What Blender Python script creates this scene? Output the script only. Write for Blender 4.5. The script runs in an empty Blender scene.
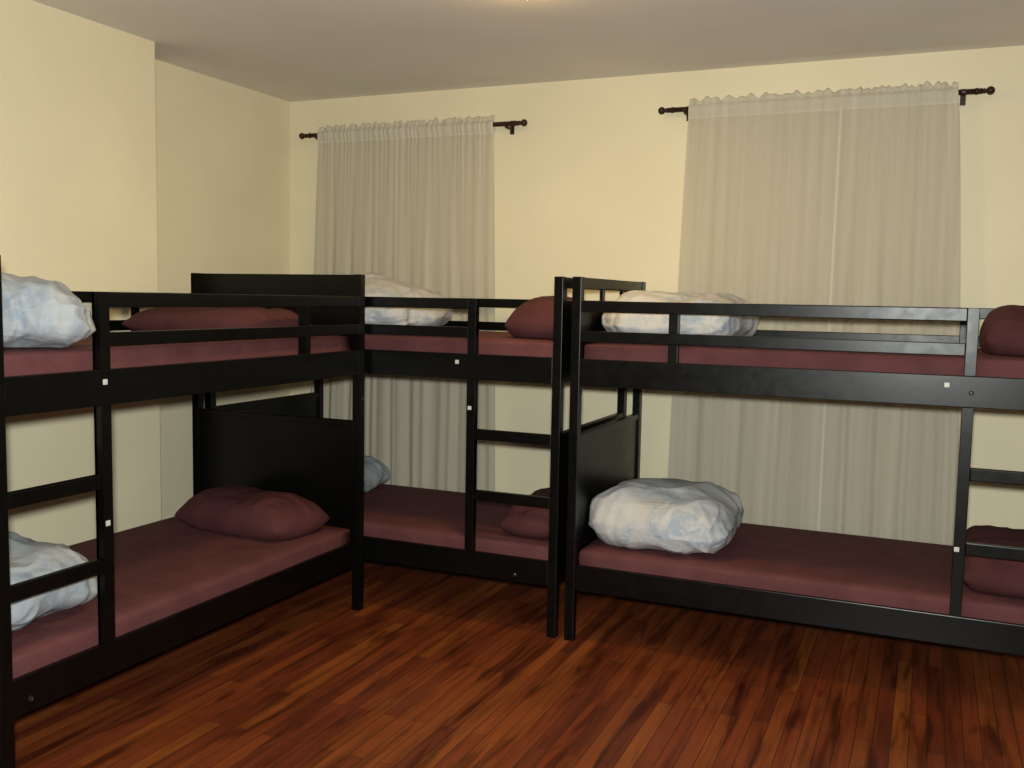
import bpy, bmesh, math, random
from mathutils import Vector, Matrix, noise

SC = bpy.context.scene
COL = SC.collection
R = math.radians

# ------------------------------------------------------------------ camera, light, exposure
CAM_H, F_PX = 1.5032, 962.1
yaw, pitch, roll = R(23.498), R(-5.1005), R(1.0703)
fw = Vector((-math.sin(yaw) * math.cos(pitch), math.cos(yaw) * math.cos(pitch), math.sin(pitch)))
rt = Vector((math.cos(yaw), math.sin(yaw), 0))
up = rt.cross(fw)
rt2 = rt * math.cos(roll) + up * math.sin(roll)
up2 = -rt * math.sin(roll) + up * math.cos(roll)
cd = bpy.data.cameras.new('camera')
cd.sensor_width = 36.0
cd.lens = F_PX * 36.0 / 1024.0
cd.clip_start = 0.02
cam = bpy.data.objects.new('camera', cd)
COL.objects.link(cam)
m = Matrix((rt2, up2, -fw)).transposed().to_4x4()
m.translation = Vector((0, 0, CAM_H))
cam.matrix_world = m
SC.camera = cam

SC.view_settings.view_transform = 'Standard'
SC.view_settings.look = 'None'
SC.view_settings.gamma = 1.0
SC.view_settings.use_curve_mapping = False
SC.view_settings.exposure = 0.0

world = bpy.data.worlds.new('night_outside')
world.use_nodes = True
world.node_tree.nodes['Background'].inputs[0].default_value = (0.01, 0.012, 0.016, 1)
SC.world = world

FLASH_W, LAMP_EMIT = 578.0, 85.0
fl = bpy.data.lights.new('camera_flash', 'SPOT')          # the camera's own flash, just above its lens
fl.energy = FLASH_W
fl.color = (0.965, 1.0, 0.955)
fl.shadow_soft_size = 0.05
fl.spot_size = R(150)
fl.spot_blend = 1.0
flo = bpy.data.objects.new('camera_flash', fl)
flo.location = (0.0, -0.02, CAM_H + 0.10)
flo.rotation_euler = cam.matrix_world.to_euler()
COL.objects.link(flo)
LAMP_COLOR = (1.0, 0.65, 0.21)
LAMP_X, LAMP_Y = -1.47, 3.41
CEIL = 2.69


# ------------------------------------------------------------------ materials
def new_mat(name):
    mt = bpy.data.materials.new(name)
    mt.use_nodes = True
    nt = mt.node_tree
    b = nt.nodes['Principled BSDF']
    return mt, nt, b


def N(nt, kind, **kw):
    n = nt.nodes.new(kind)
    for k, v in kw.items():
        setattr(n, k, v)
    return n


def ramp(nt, stops):
    r = N(nt, 'ShaderNodeValToRGB')
    el = r.color_ramp.elements
    while len(el) < len(stops):
        el.new(0.5)
    for e, (p, c) in zip(el, stops):
        e.position = p
        e.color = (*c, 1)
    return r


def paint(name, c, rough=0.7, var=0.03, bump=0.02):
    mt, nt, b = new_mat(name)
    tc = N(nt, 'ShaderNodeTexCoord')
    n1 = N(nt, 'ShaderNodeTexNoise')
    n1.inputs['Scale'].default_value = 2.2
    n1.inputs['Detail'].default_value = 4
    nt.links.new(tc.outputs['Object'], n1.inputs['Vector'])
    lo = tuple(x * (1 - var) for x in c)
    hi = tuple(min(1, x * (1 + var)) for x in c)
    r = ramp(nt, [(0.3, lo), (0.7, hi)])
    nt.links.new(n1.outputs['Fac'], r.inputs['Fac'])
    nt.links.new(r.outputs['Color'], b.inputs['Base Color'])
    b.inputs['Roughness'].default_value = rough
    b.inputs['Specular IOR Level'].default_value = 0.25
    n2 = N(nt, 'ShaderNodeTexNoise')
    n2.inputs['Scale'].default_value = 90
    n2.inputs['Detail'].default_value = 3
    nt.links.new(tc.outputs['Object'], n2.inputs['Vector'])
    bp = N(nt, 'ShaderNodeBump')
    bp.inputs['Strength'].default_value = bump * 4
    bp.inputs['Distance'].default_value = 0.004
    nt.links.new(n2.outputs['Fac'], bp.inputs['Height'])
    nt.links.new(bp.outputs['Normal'], b.inputs['Normal'])
    return mt


M_WALL = paint('cream_wall_paint', (0.78, 0.70, 0.49))
M_CEIL = paint('ceiling_paint', (0.78, 0.74, 0.68), 0.85)


def floor_mat():
    mt, nt, b = new_mat('red_brown_strip_floor')
    L = nt.links.new
    tc = N(nt, 'ShaderNodeTexCoord')
    mp = N(nt, 'ShaderNodeMapping')
    mp.inputs['Rotation'].default_value = (0, 0, R(90))
    L(tc.outputs['Object'], mp.inputs['Vector'])
    bk = N(nt, 'ShaderNodeTexBrick', offset=0.37, offset_frequency=2, squash=1.0)
    bk.inputs['Color1'].default_value = (0, 0, 0, 1)
    bk.inputs['Color2'].default_value = (1, 1, 1, 1)
    bk.inputs['Mortar'].default_value = (0.5, 0.5, 0.5, 1)
    bk.inputs['Scale'].default_value = 1.0
    bk.inputs['Mortar Size'].default_value = 0.0016
    bk.inputs['Mortar Smooth'].default_value = 0.2
    bk.inputs['Bias'].default_value = 0.0
    bk.inputs['Brick Width'].default_value = 0.86
    bk.inputs['Row Height'].default_value = 0.058
    L(mp.outputs['Vector'], bk.inputs['Vector'])
    rp = ramp(nt, [(0.0, (0.13, 0.028, 0.011)), (0.25, (0.17, 0.037, 0.012)), (0.5, (0.20, 0.046, 0.013)),
                   (0.75, (0.25, 0.068, 0.015)), (1.0, (0.185, 0.037, 0.012))])
    L(bk.outputs['Color'], rp.inputs['Fac'])
    # grain streaks along the boards
    mp2 = N(nt, 'ShaderNodeMapping')
    mp2.inputs['Scale'].default_value = (24, 1.5, 1)
    L(tc.outputs['Object'], mp2.inputs['Vector'])
    n1 = N(nt, 'ShaderNodeTexNoise')
    n1.inputs['Scale'].default_value = 1.0
    n1.inputs['Detail'].default_value = 6
    n1.inputs['Roughness'].default_value = 0.65
    L(mp2.outputs['Vector'], n1.inputs['Vector'])
    r2 = ramp(nt, [(0.30, (0.30, 0.27, 0.27)), (0.52, (0.92, 0.92, 0.92)), (0.75, (1.2, 1.22, 1.25))])
    L(n1.outputs['Fac'], r2.inputs['Fac'])
    mx = N(nt, 'ShaderNodeMix', data_type='RGBA', blend_type='MULTIPLY')
    mx.inputs['Factor'].default_value = 0.8
    L(rp.outputs['Color'], mx.inputs[6])
    L(r2.outputs['Color'], mx.inputs[7])
    # worn and darkened patches of the varnish
    n3 = N(nt, 'ShaderNodeTexNoise')
    n3.inputs['Scale'].default_value = 1.6
    n3.inputs['Detail'].default_value = 5
    L(tc.outputs['Object'], n3.inputs['Vector'])
    r3 = ramp(nt, [(0.3, (0.62, 0.58, 0.55)), (0.65, (1.05, 1.05, 1.05))])
    L(n3.outputs['Fac'], r3.inputs['Fac'])
    mx2 = N(nt, 'ShaderNodeMix', data_type='RGBA', blend_type='MULTIPLY')
    mx2.inputs['Factor'].default_value = 0.7
    L(mx.outputs[2], mx2.inputs[6])
    L(r3.outputs['Color'], mx2.inputs[7])
    mp4 = N(nt, 'ShaderNodeMapping')
    mp4.inputs['Scale'].default_value = (15, 1.9, 1)
    mp4.inputs['Location'].default_value = (3.3, 1.7, 0)
    L(tc.outputs['Object'], mp4.inputs['Vector'])
    n4 = N(nt, 'ShaderNodeTexNoise')
    n4.inputs['Scale'].default_value = 1.0
    n4.inputs['Detail'].default_value = 5
    n4.inputs['Distortion'].default_value = 0.5
    L(mp4.outputs['Vector'], n4.inputs['Vector'])
    r4 = ramp(nt, [(0.36, (0.38, 0.33, 0.33)), (0.46, (1.0, 1.0, 1.0)), (0.62, (1.0, 1.0, 1.0)), (0.74, (1.3, 1.4, 1.2))])
    L(n4.outputs['Fac'], r4.inputs['Fac'])
    mx4 = N(nt, 'ShaderNodeMix', data_type='RGBA', blend_type='MULTIPLY')
    mx4.inputs['Factor'].default_value = 0.85
    L(mx2.outputs[2], mx4.inputs[6])
    L(r4.outputs['Color'], mx4.inputs[7])
    mx3 = N(nt, 'ShaderNodeMix', data_type='RGBA', blend_type='MIX')
    L(bk.outputs['Fac'], mx3.inputs['Factor'])
    L(mx4.outputs[2], mx3.inputs[6])
    mx3.inputs[7].default_value = (0.03, 0.011, 0.005, 1)
    L(mx3.outputs[2], b.inputs['Base Color'])
    b.inputs['Roughness'].default_value = 0.42
    b.inputs['Specular IOR Level'].default_value = 0.3
    bp = N(nt, 'ShaderNodeBump')
    bp.inputs['Strength'].default_value = 0.25
    bp.inputs['Distance'].default_value = 0.002
    L(bk.outputs['Fac'], bp.inputs['Height'])
    bp.invert = True
    L(bp.outputs['Normal'], b.inputs['Normal'])
    return mt


M_FLOOR = floor_mat()


def wood_mat(name, c, rough, scale=(3, 3, 3)):
    mt, nt, b = new_mat(name)
    L = nt.links.new
    tc = N(nt, 'ShaderNodeTexCoord')
    mp = N(nt, 'ShaderNodeMapping')
    mp.inputs['Scale'].default_value = scale
    L(tc.outputs['Object'], mp.inputs['Vector'])
    n = N(nt, 'ShaderNodeTexNoise')
    n.inputs['Scale'].default_value = 6
    n.inputs['Detail'].default_value = 7
    n.inputs['Distortion'].default_value = 0.6
    L(mp.outputs['Vector'], n.inputs['Vector'])
    r = ramp(nt, [(0.3, tuple(x * 0.7 for x in c)), (0.7, tuple(x * 1.35 for x in c))])
    L(n.outputs['Fac'], r.inputs['Fac'])
    L(r.outputs['Color'], b.inputs['Base Color'])
    rr = N(nt, 'ShaderNodeMapRange')
    rr.inputs['To Min'].default_value = rough - 0.07
    rr.inputs['To Max'].default_value = rough + 0.09
    L(n.outputs['Fac'], rr.inputs['Value'])
    L(rr.outputs['Result'], b.inputs['Roughness'])
    b.inputs['Specular IOR Level'].default_value = 0.24
    bp = N(nt, 'ShaderNodeBump')
    bp.inputs['Strength'].default_value = 0.05
    bp.inputs['Distance'].default_value = 0.003
    L(n.outputs['Fac'], bp.inputs['Height'])
    L(bp.outputs['Normal'], b.inputs['Normal'])
    return mt


M_BED = wood_mat('black_brown_stained_pine', (0.0018, 0.0018, 0.0016), 0.31)
M_ROD = wood_mat('dark_bronze_rod', (0.030, 0.014, 0.009), 0.35)


def plain(name, c, rough=0.5, metal=0.0):
    mt, nt, b = new_mat(name)
    tc = N(nt, 'ShaderNodeTexCoord')
    n = N(nt, 'ShaderNodeTexNoise')
    n.inputs['Scale'].default_value = 40
    nt.links.new(tc.outputs['Object'], n.inputs['Vector'])
    r = ramp(nt, [(0.3, tuple(x * 0.92 for x in c)), (0.7, tuple(min(1, x * 1.05) for x in c))])
    nt.links.new(n.outputs['Fac'], r.inputs['Fac'])
    nt.links.new(r.outputs['Color'], b.inputs['Base Color'])
    b.inputs['Roughness'].default_value = rough
    b.inputs['Metallic'].default_value = metal
    return mt


M_CAP = plain('white_plastic', (0.50, 0.50, 0.47), 0.5)
M_BOLT = plain('dark_steel', (0.03, 0.03, 0.03), 0.35, 0.6)
M_LAMP_BASE = plain('lamp_brass', (0.45, 0.32, 0.14), 0.35, 0.8)


def cloth_mat(name, c, var=0.15, scale=7.0, weave=380, sheen=0.0):
    mt, nt, b = new_mat(name)
    L = nt.links.new
    tc = N(nt, 'ShaderNodeTexCoord')
    n = N(nt, 'ShaderNodeTexNoise')
    n.inputs['Scale'].default_value = scale
    n.inputs['Detail'].default_value = 5
    L(tc.outputs['Object'], n.inputs['Vector'])
    r = ramp(nt, [(0.3, tuple(x * (1 - var) for x in c)), (0.7, tuple(min(1, x * (1 + var)) for x in c))])
    L(n.outputs['Fac'], r.inputs['Fac'])
    L(r.outputs['Color'], b.inputs['Base Color'])
    b.inputs['Roughness'].default_value = 0.85
    b.inputs['Specular IOR Level'].default_value = 0.15
    b.inputs['Sheen Weight'].default_value = sheen
    n2 = N(nt, 'ShaderNodeTexNoise')
    n2.inputs['Scale'].default_value = weave
    L(tc.outputs['Object'], n2.inputs['Vector'])
    n3 = N(nt, 'ShaderNodeTexNoise')
    n3.inputs['Scale'].default_value = 16
    n3.inputs['Detail'].default_value = 4
    n3.inputs['Distortion'].default_value = 0.8
    L(tc.outputs['Object'], n3.inputs['Vector'])
    ad = N(nt, 'ShaderNodeMath', operation='MULTIPLY_ADD')
    ad.inputs[1].default_value = 0.06
    L(n2.outputs['Fac'], ad.inputs[0])
    L(n3.outputs['Fac'], ad.inputs[2])
    bp = N(nt, 'ShaderNodeBump')
    bp.inputs['Strength'].default_value = 0.35
    bp.inputs['Distance'].default_value = 0.012
    L(ad.outputs[0], bp.inputs['Height'])
    L(bp.outputs['Normal'], b.inputs['Normal'])
    return mt


M_SHEET = cloth_mat('maroon_cotton_sheet', (0.106, 0.037, 0.038))
M_PCASE = cloth_mat('maroon_pillowcase', (0.070, 0.023, 0.024), 0.2, 5.0)


def comforter_mat(name, white, blue):
    mt, nt, b = new_mat(name)
    L = nt.links.new
    tc = N(nt, 'ShaderNodeTexCoord')
    # soft blue leaf and flower shapes scattered over white cotton
    nz = N(nt, 'ShaderNodeTexNoise')
    nz.inputs['Scale'].default_value = 5.0
    nz.inputs['Detail'].default_value = 3
    nz.inputs['Distortion'].default_value = 1.6
    L(tc.outputs['Object'], nz.inputs['Vector'])
    r1 = ramp(nt, [(0.46, (0, 0, 0)), (0.62, (1, 1, 1))])
    L(nz.outputs['Fac'], r1.inputs['Fac'])
    vo = N(nt, 'ShaderNodeTexNoise')
    vo.inputs['Scale'].default_value = 19
    vo.inputs['Detail'].default_value = 3
    vo.inputs['Distortion'].default_value = 2.2
    L(tc.outputs['Object'], vo.inputs['Vector'])
    r2 = ramp(nt, [(0.38, (0.15, 0.15, 0.15)), (0.56, (1, 1, 1))])
    L(vo.outputs['Fac'], r2.inputs['Fac'])
    mu = N(nt, 'ShaderNodeMath', operation='MULTIPLY')
    L(r1.outputs['Color'], mu.inputs[0])
    L(r2.outputs['Color'], mu.inputs[1])
    mu2 = N(nt, 'ShaderNodeMath', operation='MULTIPLY')
    mu2.inputs[1].default_value = 0.75
    L(mu.outputs[0], mu2.inputs[0])
    mx = N(nt, 'ShaderNodeMix', data_type='RGBA')
    L(mu2.outputs[0], mx.inputs['Factor'])
    mx.inputs[6].default_value = (*white, 1)
    mx.inputs[7].default_value = (*blue, 1)
    L(mx.outputs[2], b.inputs['Base Color'])
    b.inputs['Roughness'].default_value = 0.9
    b.inputs['Specular IOR Level'].default_value = 0.1
    n3 = N(nt, 'ShaderNodeTexNoise')
    n3.inputs['Scale'].default_value = 13
    n3.inputs['Detail'].default_value = 5
    n3.inputs['Distortion'].default_value = 1.0
    L(tc.outputs['Object'], n3.inputs['Vector'])
    bp = N(nt, 'ShaderNodeBump')
    bp.inputs['Strength'].default_value = 0.35
    bp.inputs['Distance'].default_value = 0.015
    L(n3.outputs['Fac'], bp.inputs['Height'])
    L(bp.outputs['Normal'], b.inputs['Normal'])
    return mt


M_COMF = comforter_mat('white_blue_patterned_comforter', (0.48, 0.475, 0.465), (0.27, 0.335, 0.41))
M_COMF_BLUE_DIMMED = comforter_mat('dimmed_blue_grey_patterned_comforter', (0.35, 0.37, 0.385), (0.22, 0.27, 0.33))  # bluish cloth; its colour is also darkened to offset light on the left bunk


def curtain_mat(name, lo, hi, clear):
    mt, nt, b = new_mat(name)
    L = nt.links.new
    out = nt.nodes['Material Output']
    tc = N(nt, 'ShaderNodeTexCoord')
    mp = N(nt, 'ShaderNodeMapping')
    mp.inputs['Scale'].default_value = (28, 1, 0.5)
    L(tc.outputs['Object'], mp.inputs['Vector'])
    n = N(nt, 'ShaderNodeTexNoise')
    n.inputs['Scale'].default_value = 1.0
    n.inputs['Detail'].default_value = 4
    L(mp.outputs['Vector'], n.inputs['Vector'])
    r = ramp(nt, [(0.3, lo), (0.7, hi)])
    L(n.outputs['Fac'], r.inputs['Fac'])
    L(r.outputs['Color'], b.inputs['Base Color'])
    b.inputs['Roughness'].default_value = 0.8
    b.inputs['Specular IOR Level'].default_value = 0.2
    tl = N(nt, 'ShaderNodeBsdfTranslucent')
    L(r.outputs['Color'], tl.inputs['Color'])
    m1 = N(nt, 'ShaderNodeMixShader')
    m1.inputs[0].default_value = 0.22
    L(b.outputs[0], m1.inputs[1])
    L(tl.outputs[0], m1.inputs[2])
    tr = N(nt, 'ShaderNodeBsdfTransparent')
    m2 = N(nt, 'ShaderNodeMixShader')
    m2.inputs[0].default_value = clear
    L(m1.outputs[0], m2.inputs[1])
    L(tr.outputs[0], m2.inputs[2])
    L(m2.outputs[0], out.inputs['Surface'])
    return mt


M_CURT = curtain_mat('sheer_off_white_curtain', (0.57, 0.525, 0.41), (0.66, 0.61, 0.48), 0.12)
M_HEM = curtain_mat('doubled_curtain_cloth', (0.64, 0.59, 0.475), (0.72, 0.665, 0.535), 0.04)


def emit_mat(name, c, s):
    mt, nt, b = new_mat(name)
    b.inputs['Base Color'].default_value = (0.8, 0.75, 0.65, 1)
    b.inputs['Emission Color'].default_value = (*c, 1)
    b.inputs['Emission Strength'].default_value = s
    return mt


M_GLOW = emit_mat('glowing_lamp_glass', LAMP_COLOR, LAMP_EMIT)


# ------------------------------------------------------------------ builders
def finish(name, bm, mat, parent=None, loc=(0, 0, 0), bevel=0.0, smooth=False, seg=2, kind=None):
    bmesh.ops.recalc_face_normals(bm, faces=bm.faces[:])
    if bevel:
        es = [e for e in bm.edges if len(e.link_faces) == 2 and e.calc_face_angle(0) > 0.6]
        bmesh.ops.bevel(bm, geom=es, offset=bevel, segments=seg, affect='EDGES', profile=0.6)
    me = bpy.data.meshes.new(name)
    bm.to_mesh(me)
    bm.free()
    me.materials.append(mat)
    if smooth:
        for p in me.polygons:
            p.use_smooth = True
    o = bpy.data.objects.new(name, me)
    COL.objects.link(o)
    o.location = loc
    if parent:
        o.parent = parent
    if kind:
        o['kind'] = kind
    return o


def box(bm, a, b):
    x0, y0, z0 = (min(a[i], b[i]) for i in range(3))
    x1, y1, z1 = (max(a[i], b[i]) for i in range(3))
    v = [bm.verts.new(p) for p in ((x0, y0, z0), (x1, y0, z0), (x1, y1, z0), (x0, y1, z0),
                                   (x0, y0, z1), (x1, y0, z1), (x1, y1, z1), (x0, y1, z1))]
    for f in ((0, 3, 2, 1), (4, 5, 6, 7), (0, 1, 5, 4), (1, 2, 6, 5), (2, 3, 7, 6), (3, 0, 4, 7)):
        bm.faces.new([v[i] for i in f])


def lathe(bm, prof, n=24, mat=None):
    """profile of (radius, height) turned round local z, then moved by mat"""
    rings = []
    mat = mat or Matrix()
    for r, h in prof:
        if r < 1e-6:
            rings.append([bm.verts.new(mat @ Vector((0, 0, h)))])
        else:
            rings.append([bm.verts.new(mat @ Vector((r * math.cos(2 * math.pi * k / n), r * math.sin(2 * math.pi * k / n), h)))
                          for k in range(n)])
    for a, b in zip(rings, rings[1:]):
        for k in range(n):
            k2 = (k + 1) % n
            if len(a) == 1 and len(b) > 1:
                bm.faces.new((a[0], b[k], b[k2]))
            elif len(b) == 1 and len(a) > 1:
                bm.faces.new((a[k], b[0], a[k2]))
            elif len(a) > 1:
                bm.faces.new((a[k], b[k], b[k2], a[k2]))


def thing(name, label, cat, loc, group=None):
    o = bpy.data.objects.new(name, None)
    o.empty_display_size = 0.1
    COL.objects.link(o)
    o.location = loc
    return tag(o, label, cat, group)


def tag(o, label, cat, group=None):
    o['label'] = label
    o['category'] = cat
    if group:
        o['group'] = group
    return o


# ------------------------------------------------------------------ room shell
XL, XR, YB, YF = -3.725, 3.2, 5.035, -2.2
CHX, CHY = -3.475, 3.635            # chimney breast: its face and its far corner

bm = bmesh.new(); box(bm, (XL - 0.2, YF - 0.1, -0.12), (XR + 0.1, YB + 0.1, 0)); finish('floor', bm, M_FLOOR, kind='structure')
bm = bmesh.new(); box(bm, (XL - 0.2, YF - 0.1, CEIL), (XR + 0.1, YB + 0.1, CEIL + 0.12)); finish('ceiling', bm, M_CEIL, kind='structure')
bm = bmesh.new(); box(bm, (XL - 0.2, YB, 0), (XR + 0.1, YB + 0.1, CEIL)); finish('wall_back', bm, M_WALL, kind='structure')
bm = bmesh.new()
pts = [(XL - 0.2, YF), (CHX, YF), (CHX, CHY), (XL, CHY), (XL, YB), (XL - 0.2, YB)]
lo = [bm.verts.new((x, y, 0)) for x, y in pts]
hi = [bm.verts.new((x, y, CEIL)) for x, y in pts]
bm.faces.new(lo); bm.faces.new(hi)
for i in range(6):
    j = (i + 1) % 6
    bm.faces.new((lo[i], lo[j], hi[j], hi[i]))
finish('wall_left', bm, M_WALL, kind='structure')
bm = bmesh.new(); box(bm, (XR, YF, 0), (XR + 0.1, YB, CEIL)); finish('wall_right', bm, M_WALL, kind='structure')
bm = bmesh.new(); box(bm, (XL - 0.2, YF - 0.1, 0), (XR + 0.1, YF, CEIL)); finish('wall_front', bm, M_WALL, kind='structure')

# ------------------------------------------------------------------ bunk beds
BL, BW, BH, P = 1.9626, 1.004, 1.60, 0.0415
Z_UB, Z_UT, Z_LB, Z_LT, Z_G = 1.1326, 1.249, 0.2302, 0.3434, 1.498
SLAT_U, SLAT_L = 1.178, 0.272
MAT_U, MAT_L = 1.316, 0.400


def bunk(label, loc, mp, solid_head, caps, bolts, LU0):
    """u runs from the headboard end to the ladder end, v from the open front to the wall; mp turns (u, v, z) into local x, y, z"""
    root = thing('bunk_bed', label, 'bunk bed', loc, 'black bunk beds')

    def part(name, boxes, bevel=0.003, mat=M_BED, parent=root, label=None):
        bm_ = bmesh.new()
        for a, b in boxes:
            box(bm_, mp(*a), mp(*b))
        o = finish(name, bm_, mat, parent, bevel=bevel)
        if label:
            o['label'] = label
        return o
    for u in (0, BL - P):
        for v in (0, BW - P):
            part('bed_post', [((u, v, 0), (u + P, v + P, BH))], 0.003)
    T = 0.022
    for z0, z1 in ((Z_UB, Z_UT), (Z_LB, Z_LT)):
        part('side_rail', [((P, 0.001, z0), (BL - P, T, z1))])
        part('side_rail', [((P, BW - T, z0), (BL - P, BW - 0.001, z1))])
        part('end_rail', [((0.010, P, z0), (0.030, BW - P, z1))])
        part('end_rail', [((BL - 0.030, P, z0), (BL - 0.010, BW - P, z1))])
    # slatted bases on the inner side of the rails
    for zt in (SLAT_U, SLAT_L):
        bx = []
        for k in range(12):
            u = 0.07 + k * (BL - 0.21) / 11
            bx.append(((u, T, zt - 0.018), (u + 0.07, BW - T, zt)))
        part('slatted_base', bx, 0.002)
    # guard rails: front as far as the ladder, rear full length
    LU1 = LU0 + 0.040
    for z0, z1 in ((1.449, Z_G), (1.322, 1.369)):
        part('guard_rail', [((P, 0.002, z0), (LU0, T, z1))])
        part('guard_rail', [((P, BW - T, z0), (BL - P, BW - 0.002, z1))])
    part('baluster', [((0.425, T, 1.16), (0.465, T + 0.018, Z_G - 0.004)), ((0.425, 0.004, Z_UT), (0.465, T, 1.322)),
                      ((0.425, 0.004, 1.369), (0.465, T, 1.449))], 0.0015)
    for u in (0.425, LU0):
        part('baluster', [((u, BW - T - 0.018, 1.16), (u + 0.04, BW - T, Z_G - 0.004))])
    # ladder
    lad = part('ladder_post', [((LU0, 0.0, Z_LT), (LU1, 0.036, Z_UB)), ((LU0, T, Z_LT - 0.05), (LU1, 0.036, Z_G)),
                               ((LU0, 0.0, Z_UT), (LU1, 0.036, Z_G + 0.001))], 0.002)
    for z0 in (0.860, 0.580):
        part('rung', [((LU1, 0.004, z0), (BL - P, 0.030, z0 + 0.048))], 0.004)
    # ends
    for e, (ua, ub) in enumerate(((0.008, 0.034), (BL - 0.034, BL - 0.008))):
        part('end_panel', [((ua + 0.004, P, 0.345), (ub - 0.004, BW - P, 0.885)), ((ua - 0.003, P, 0.885), (ub + 0.003, BW - P, 0.912))], 0.002)
        if e == 0 and solid_head:
            part('headboard', [((ua, P, 1.250), (ub, BW - P, BH - 0.002))], 0.002)
        else:
            part('headboard', [((ua + 0.004, P, 1.250), (ub - 0.004, BW - P, 1.497))], 0.002)
            part('top_rail', [((ua - 0.003, P, 1.550), (ub + 0.003, BW - P, BH - 0.002))], 0.003)
            inner = BW - 2 * P
            ss = (P + inner / 3 - 0.012, P + inner * 2 / 3 - 0.012) if e == 0 else (P + 0.02, BW - P - 0.044)
            for s in ss:
                part('spacer', [((ua + 0.004, s, 1.497), (ub - 0.004, s + 0.024, 1.550))], 0.001)
    # white screw caps and dark bolts
    for u, v, z in caps:
        part('screw_cap', [((u - 0.009, v - 0.0025, z - 0.009), (u + 0.009, v, z + 0.009))], 0.002, M_CAP, label='white square screw cap')
    for u, v, z in bolts:
        bm_ = bmesh.new()
        n = 14
        ring = [(math.cos(2 * math.pi * k / n), math.sin(2 * math.pi * k / n)) for k in range(n)]
        lv = []
        for rr, dv in ((0.009, 0.0), (0.009, -0.002), (0.006, -0.0035), (0.004, -0.001)):
            lv.append([bm_.verts.new(mp(u + rr * c, v + dv, z + rr * s)) for c, s in ring])
        for a, b in zip(lv, lv[1:]):
            for k in range(n):
                bm_.faces.new((a[k], a[(k + 1) % n], b[(k + 1) % n], b[k]))
        bm_.faces.new(lv[-1])
        bm_.faces.new(lv[0])
        finish('bolt', bm_, M_BOLT, root)
    return root


AX, AY = -2.4392, 3.868
BX, BY = -3.4267, 3.899
CX, CY = -1.4221, 3.899
mapA = lambda u, v, z: (-v, -u, z)
mapB = lambda u, v, z: (u, v, z)
bunk('black bunk bed along the left wall, solid headboard at its far end', (AX, AY, 0), mapA, True,
     [(1.554, 0.001, 1.209), (1.554, 0.0, 0.745)], [(1.862, 0.0012, 0.270), (0.021, 0.0, 1.02)], 1.530)
bunk('black bunk bed in the back corner in front of the left curtains', (BX, BY, 0), mapB, False,
     [(1.457, 0.001, 1.21), (1.524, 0.0, 1.004)], [(1.76, 0.0012, 0.262)], 1.508)
bunk('black bunk bed in front of the right curtains, slotted headboard at its left end', (CX, CY, 0), mapB, False,
     [(1.483, 0.001, 1.213), (1.549, 0.0, 0.600)], [(1.566, 0.0012, 1.187)], 1.538)


# ------------------------------------------------------------------ bedding
def fbm(p, oct=3):
    s, a = 0.0, 1.0
    q = Vector(p)
    for _ in range(oct):
        s += a * noise.noise(q)
        q = q * 2.03 + Vector((3.1, 1.7, 5.3))
        a *= 0.5
    return s


def ridge(p):
    return 1.0 - abs(noise.noise(p)) * 2.0


def mattress(label, corner, size, seed):
    """corner: lowest x, y, z in the world"""
    sx, sy, sz = size
    bm_ = bmesh.new()
    nx, ny, nz = int(sx / 0.03), int(sy / 0.03), 6
    bmesh.ops.create_cube(bm_, size=1.0)
    bmesh.ops.subdivide_edges(bm_, edges=bm_.edges[:], cuts=11, use_grid_fill=True)
    rad = 0.022
    hx, hy, hz = sx / 2, sy / 2, sz / 2
    for v in bm_.verts:
        p = Vector((v.co.x * 2, v.co.y * 2, v.co.z * 2))
        # crowd the rows towards the edges, then round them off
        q = Vector([math.copysign(abs(c) ** 0.62, c) if abs(c) < 1 else c for c in p])
        w = Vector((q.x * hx, q.y * hy, q.z * hz))
        core = Vector((max(-hx + rad, min(hx - rad, w.x)), max(-hy + rad, min(hy - rad, w.y)), max(-hz + rad, min(hz - rad, w.z))))
        d = w - core
        if d.length > 1e-6:
            w = core + d.normalized() * rad
        s = Vector((seed * 3.7, seed * 1.3, 0))
        if w.z > 0:
            w.z += (0.006 + 0.004 * fbm(Vector((w.x * 3, w.y * 3, 0)) + s)) * (1 - abs(q.x) ** 4) * (1 - abs(q.y) ** 4)
        k = 0.0022 * fbm(Vector((w.x * 9, w.y * 9, w.z * 30)) + s)
        if abs(q.x) > 0.93:
            w.x -= math.copysign(abs(k), q.x)
        if abs(q.y) > 0.93:
            w.y -= math.copysign(abs(k), q.y)
        v.co = w + Vector((hx, hy, hz))
    o = finish('mattress', bm_, M_SHEET, None, corner, smooth=True)
    return tag(o, label, 'mattress', 'mattresses in maroon sheets')


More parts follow.
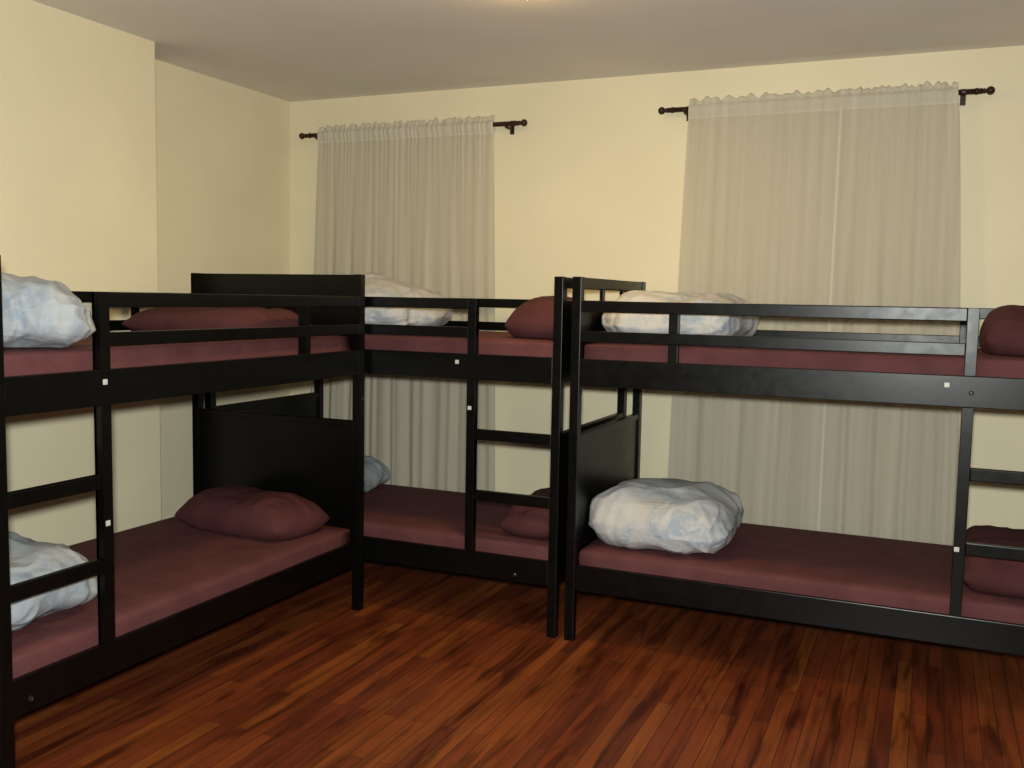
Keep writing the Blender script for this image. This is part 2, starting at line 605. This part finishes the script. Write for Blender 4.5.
def comforter(label, loc, half, h, rot=0, seed=0, e=0.62, wr=0.02, lumps=(), mat=M_COMF):
    bm_ = bmesh.new()
    bmesh.ops.create_icosphere(bm_, subdivisions=6, radius=1.0)
    s = Vector((seed * 7.13, seed * 3.71, seed * 1.9))
    a, b = half
    for v in bm_.verts:
        d = v.co.normalized()
        # puffy rounded slab: fuller than an ellipsoid, resting flat
        ang = math.atan2(d.y, d.x)
        rr = math.sqrt(max(0, 1 - d.z * d.z)) ** 0.75
        cx = math.copysign(abs(math.cos(ang)) ** e, math.cos(ang)) * rr
        cy = math.copysign(abs(math.sin(ang)) ** e, math.sin(ang)) * rr
        edge = 1 + 0.10 * fbm(Vector((math.cos(ang) * 1.6, math.sin(ang) * 1.6, 0.4)) + s, 3)
        x, y = a * cx * edge, b * cy * edge
        z = math.copysign(abs(d.z) ** 0.85, d.z)
        zz = h * (0.36 + 0.64 * z) if z > 0 else h * 0.36 * (1 + z * 1.25)
        up_ = max(0.0, zz / h)
        for lx, ly, lr, lh in lumps:
            zz += lh * up_ * math.exp(-((x / a - lx) ** 2 + (y / b - ly) ** 2) / (lr * lr))
        p = Vector((x, y, zz))
        # big soft folds, then sharper creases
        q = p * 3.2 + s
        warp = Vector((noise.noise(q), noise.noise(q + Vector((5, 1, 2))), noise.noise(q + Vector((1, 7, 3))))) * 0.8
        n_ = Vector((d.x / a, d.y / b, d.z / h)).normalized()
        k = 1.3 * wr * fbm(p * 4.2 + s, 2)
        rq = Vector((p.x * 4.6, p.y * 4.6, p.z * 9)) + warp * 1.6 + s
        k += wr * 0.62 * (ridge(rq) ** 2 - 0.4) + wr * 0.16 * (ridge(rq * 2.4) ** 2 - 0.35)
        p += n_ * k
        if p.z < 0.0:
            p.z = 0.0
        v.co = p
    o = finish('comforter', bm_, mat, None, loc, smooth=True)
    o.rotation_euler = (0, 0, rot)
    return tag(o, label, 'comforter', 'white and blue comforters')


def pillow(label, loc, size, th, rotz=0, tilt=(0, 0), seed=0, sag=0.0):
    """size: length along local x, width along local y; th: full thickness"""
    bm_ = bmesh.new()
    n = 44
    a, b = size[0] / 2, size[1] / 2
    s = Vector((seed * 5.7, seed * 2.3, seed * 0.9))
    top, bot = {}, {}
    for i in range(n + 1):
        for j in range(n + 1):
            u, w = -1 + 2 * i / n, -1 + 2 * j / n
            u = math.sin(u * math.pi / 2) * 0.6 + u * 0.4
            w = math.sin(w * math.pi / 2) * 0.6 + w * 0.4
            x = a * u * math.sqrt(1 - 0.17 * w * w) * (1 - 0.03 * (1 - w * w) * abs(u) ** 3)
            y = b * w * math.sqrt(1 - 0.17 * u * u) * (1 - 0.05 * (1 - u * u) * abs(w) ** 3)
            t = ((1 - abs(u) ** 4.0) ** 0.50) * ((1 - abs(w) ** 3.0) ** 0.52)
            q = Vector((x * 6, y * 6, 0)) + s
            wrk = 0.010 * fbm(q, 3) + 0.010 * (ridge(Vector((x * 5 + 1.5 * noise.noise(q), y * 11, 2)) + s) ** 2 - 0.4)
            wrk *= min(1, t * 1.6)
            base = th * 0.30
            zt = base + th * 0.70 * t + wrk * (1 if t > 0.02 else 0) - sag * math.exp(-(u * u) / 0.12) * t
            zb = base - th * 0.30 * min(1, t * 1.8)
            top[i, j] = bm_.verts.new((x, y, zt))
            if i in (0, n) or j in (0, n):
                bot[i, j] = top[i, j]
            else:
                bot[i, j] = bm_.verts.new((x, y, zb))
    for i in range(n):
        for j in range(n):
            bm_.faces.new((top[i, j], top[i + 1, j], top[i + 1, j + 1], top[i, j + 1]))
            f = (bot[i, j], bot[i, j + 1], bot[i + 1, j + 1], bot[i + 1, j])
            try:
                bm_.faces.new(f)
            except ValueError:
                pass
    o = finish('pillow', bm_, M_PCASE, None, loc, smooth=True)
    o.rotation_euler = (tilt[0], tilt[1], rotz)
    return tag(o, label, 'pillow', 'maroon pillows')


G = 0.004
for (nm, where, x0, y0, sx, sy) in (
        ('A', 'bunk along the left wall', AX - BW + 0.045, AY - BL + 0.036, BW - 0.088, BL - 0.072),
        ('B', 'bunk in the back corner', BX + 0.036, BY + 0.045, BL - 0.072, BW - 0.088),
        ('C', 'bunk in front of the right curtains', CX + 0.036, CY + 0.045, BL - 0.072, BW - 0.088)):
    i = 'ABC'.index(nm)
    mattress('maroon mattress on the top tier of the ' + where, (x0, y0, SLAT_U + 0.001), (sx, sy, MAT_U - SLAT_U), 1 + i)
    mattress('maroon mattress on the bottom tier of the ' + where, (x0, y0, SLAT_L + 0.001), (sx, sy, MAT_L - SLAT_L), 5 + i)

ZU, ZL = MAT_U + 0.006, MAT_L + 0.006
comforter('bunched white and blue comforter on the top tier at the left edge of the view', (-2.83, 2.145, ZU), (0.41, 0.187), 0.225, 0, 1, e=0.8, mat=M_COMF_BLUE_DIMMED,
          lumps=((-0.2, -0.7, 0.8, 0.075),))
comforter('white and blue comforter behind the ladder on the bottom tier by the left wall', (-2.93, 2.225, ZL), (0.37, 0.235), 0.245, 0, 2, mat=M_COMF_BLUE_DIMMED)
comforter('white and blue comforter peaking above the rail on the top tier in the back corner', (-2.79, 4.42, ZU), (0.45, 0.36), 0.25, 0, 3,
          lumps=((0.05, 0, 0.35, 0.05),))
comforter('pale blue comforter half hidden on the bottom tier in the back corner', (-3.085, 4.51, ZL), (0.26, 0.32), 0.175, 0, 4, mat=M_COMF_BLUE_DIMMED)
comforter('white and blue comforter against the slotted headboard on the top tier by the right curtains', (-1.062, 4.40, ZU), (0.300, 0.36), 0.225, 0, 5)
comforter('bundled white and blue comforter on the bottom tier in front of the right curtains', (-1.07, 4.305, ZL), (0.312, 0.325), 0.272, R(-3), 6, e=0.5, wr=0.017)

pillow('flat maroon pillow behind the guard rail on the top tier by the left wall', (-2.90, 3.40, ZU), (0.76, 0.50), 0.125, 0, seed=1, sag=0.012)
pillow('maroon pillow against the solid end panel on the bottom tier by the left wall', (-2.885, 3.60, ZL), (0.70, 0.40), 0.168, R(-6), seed=2)
pillow('plump maroon pillow at the right end of the top tier in the back corner', (-1.665, 4.35, ZU), (0.31, 0.66), 0.185, 0, seed=3)
pillow('maroon pillow seen between ladder and post on the bottom tier in the back corner', (-1.655, 4.30, ZL), (0.30, 0.66), 0.16, 0, seed=4)
pillow('maroon pillow right of the ladder on the top tier by the right curtains', (0.345, 4.35, ZU), (0.34, 0.66), 0.185, 0, seed=5)
pillow('maroon pillow behind the ladder rung on the bottom tier by the right curtains', (0.325, 4.32, ZL), (0.36, 0.66), 0.185, 0, seed=6)

# ------------------------------------------------------------------ curtains
YC, ZROD = 4.950, 2.468


def rod(label, x0, x1, zr, brackets):
    root = thing('curtain_rod', label, 'curtain rod', ((x0 + x1) / 2, YC, zr), 'dark curtain rods')
    hx = (x1 - x0) / 2
    along = Matrix.Rotation(R(90), 4, 'Y')
    bm_ = bmesh.new()
    lathe(bm_, [(0, -hx + 0.05), (0.0125, -hx + 0.05), (0.0125, hx - 0.05), (0, hx - 0.05)], 20, along)
    finish('rod', bm_, M_ROD, root, smooth=True)
    for sgn in (-1, 1):
        bm_ = bmesh.new()
        pr = [(0, 0.0), (0.014, 0.0), (0.0155, 0.008), (0.013, 0.016), (0.010, 0.022), (0.009, 0.034), (0.012, 0.038), (0.012, 0.042), (0.008, 0.046)]
        for k in range(1, 13):
            t = -math.pi / 2 + math.pi * k / 12 * 0.98 + 0.25 * (1 - k / 12)
            pr.append((0.019 * math.cos(t), 0.064 + 0.019 * math.sin(t)))
        pr.append((0, 0.083))
        mt = Matrix.Translation((sgn * (hx - 0.083), 0, 0)) @ Matrix.Rotation(sgn * R(90), 4, 'Y')
        lathe(bm_, pr, 20, mt)
        finish('finial', bm_, M_ROD, root, smooth=True)
    for xb in brackets:
        bm_ = bmesh.new()
        lx = xb - (x0 + x1) / 2
        gap = YB - YC
        box(bm_, (lx - 0.012, gap - 0.006, -0.045), (lx + 0.012, gap - 0.001, 0.03))
        box(bm_, (lx - 0.006, -0.004, -0.024), (lx + 0.006, gap - 0.005, -0.010))
        # cradle under the rod
        n = 12
        for k in range(n):
            t0, t1 = math.pi + math.pi * k / n, math.pi + math.pi * (k + 1) / n
            q = []
            for xx in (lx - 0.008, lx + 0.008):
                for r_ in (0.013, 0.018):
                    for t in (t0, t1):
                        q.append(bm_.verts.new((xx, r_ * math.cos(t), r_ * math.sin(t))))
            for f in ((0, 1, 3, 2), (4, 6, 7, 5), (0, 4, 5, 1), (2, 3, 7, 6), (0, 2, 6, 4), (1, 5, 7, 3)):
                bm_.faces.new([q[i] for i in f])
        finish('bracket', bm_, M_ROD, root)
    return root


rod('dark curtain rod with ball ends above the left window curtains', -3.595, -2.090, 2.462, (-3.47, -2.215))
rod('dark curtain rod with ball ends above the right window curtains', -1.357, 0.205, 2.481, (-1.215, 0.075))


def curtain(label, zr, top, bot, seed, dy=0.0, zbot=0.06, edge=0):
    """top/bot: (left, right) x at the rod and at the hem; the cloth runs up the room side, over the rod as a ruffle and down behind it"""
    rnd = random.Random(seed)
    bm_ = bmesh.new()
    prof = []
    for k in range(46):
        t = k / 45
        prof.append((zbot + (zr - 0.05 - zbot) * t, -0.002, 1 - t))
    prof += [(zr - 0.035, -0.006, 0), (zr - 0.02, -0.012, 0), (zr, -0.0155, 0), (zr + 0.015, -0.011, 0), (zr + 0.021, -0.004, 0),
             (zr + 0.032, -0.004, 0), (zr + 0.043, -0.003, 0), (zr + 0.047, 0.0, 0), (zr + 0.043, 0.003, 0), (zr + 0.030, 0.004, 0), (zr + 0.021, 0.004, 0),
             (zr + 0.014, 0.011, 0), (zr, 0.0155, 0), (zr - 0.018, 0.012, 0), (zr - 0.034, 0.006, 0), (zr - 0.044, 0.002, 0)]
    nx = 150
    fr = [(rnd.uniform(3.0, 5.0), rnd.uniform(0, 6.28), 0.55), (rnd.uniform(6, 9), rnd.uniform(0, 6.28), 0.35), (rnd.uniform(11, 15), rnd.uniform(0, 6.28), 0.18)]
    grid = []
    for (z, y0, low) in prof:
        row = []
        for i in range(nx + 1):
            u = i / nx
            t = max(0.0, min(1.0, (zr - z) / (zr - zbot)))
            fl_ = t ** 0.75
            xl = top[0] + (bot[0] - top[0]) * fl_
            xr = top[1] + (bot[1] - top[1]) * fl_
            wv = 0.02 * noise.noise(Vector((seed, z * 1.1, u * 3))) * min(1, t * 4)
            x = xl + (xr - xl) * u + wv * math.sin(math.pi * u)
            y = y0 * (1.22 if t <= 0.03 else 1.0) * (1.25 if dy and t <= 0.03 else 1.0)
            amp = 0.0
            if t > 0:
                amp = 0.013 * min(1, t * 2.2) * min(1.0, 0.45 + 0.9 * t)
            f = sum(a_ * math.sin(k_ * 6.28 * u + ph + 0.5 * noise.noise(Vector((seed + 9, z * 0.8, k_)))) for k_, ph, a_ in fr)
            y += amp * f
            # gathers near the rod die out downwards
            g = math.exp(-max(0, t) * 9.0)
            ga = 0.0028 * g
            y += ga * math.sin(2 * math.pi * (17 * u + 1.2 * noise.noise(Vector((u * 6, seed, 1)))))
            zz = z
            if z > zr + 0.022:
                zz += 0.026 * noise.noise(Vector((u * 21, seed * 2.0, 3))) * (z - zr) / 0.047
                y += 0.018 * noise.noise(Vector((u * 22, seed * 3.0, 7))) * (z - zr) / 0.047
                x += 0.006 * noise.noise(Vector((u * 19, seed, 11)))
            row.append(bm_.verts.new((x - (top[0] + top[1]) / 2, y + dy * min(1.0, t * 25), zz - zbot)))
        grid.append(row)
    for a_, b_ in zip(grid, grid[1:]):
        for i in range(nx):
            bm_.faces.new((a_[i], a_[i + 1], b_[i + 1], b_[i]))
    nrow = len(grid)
    hem = []
    for r in range(nrow - 1):
        for i in range(nx):
            if r >= 45 or (edge < 0 and i < 3) or (edge > 0 and i >= nx - 3):
                hem.append(r * nx + i)
    o = finish('curtain', bm_, M_CURT, None, ((top[0] + top[1]) / 2, YC, zbot), smooth=True)
    o.data.materials.append(M_HEM)
    for k in hem:
        o.data.polygons[k].material_index = 1
    return tag(o, label, 'curtain', 'sheer off-white curtains')


curtain('off-white curtain, left panel of the window nearest the left corner', 2.462, (-3.452, -2.880), (-3.53, -2.885), 11)
curtain('off-white curtain, right panel of the window nearest the left corner', 2.462, (-2.905, -2.288), (-2.913, -2.232), 12, dy=-0.014, edge=-1)
curtain('off-white curtain, wider left panel of the right-hand window', 2.481, (-1.194, -0.432), (-1.25, -0.45), 13)
curtain('off-white curtain, narrower right panel of the right-hand window', 2.481, (-0.458, 0.052), (-0.475, 0.175), 14, dy=-0.014, edge=-1)

# ------------------------------------------------------------------ ceiling lamp (just above the frame)
lamp = thing('ceiling_lamp', 'warm glowing round ceiling lamp above the beds, at the top edge of the view', 'lamp', (LAMP_X, LAMP_Y, CEIL))
bm = bmesh.new()
lathe(bm, [(0, -0.001), (0.143, -0.001), (0.147, -0.010), (0.143, -0.020), (0.0, -0.020)], 40)
finish('canopy', bm, M_LAMP_BASE, lamp, smooth=False)
bm = bmesh.new()
lathe(bm, [(0.138 * math.cos(t), -0.0205 - 0.032 * math.sin(t)) for t in [math.pi / 2 * k / 10 for k in range(10)]] + [(0, -0.0525)], 40)
finish('glass_bowl', bm, M_GLOW, lamp, smooth=True)
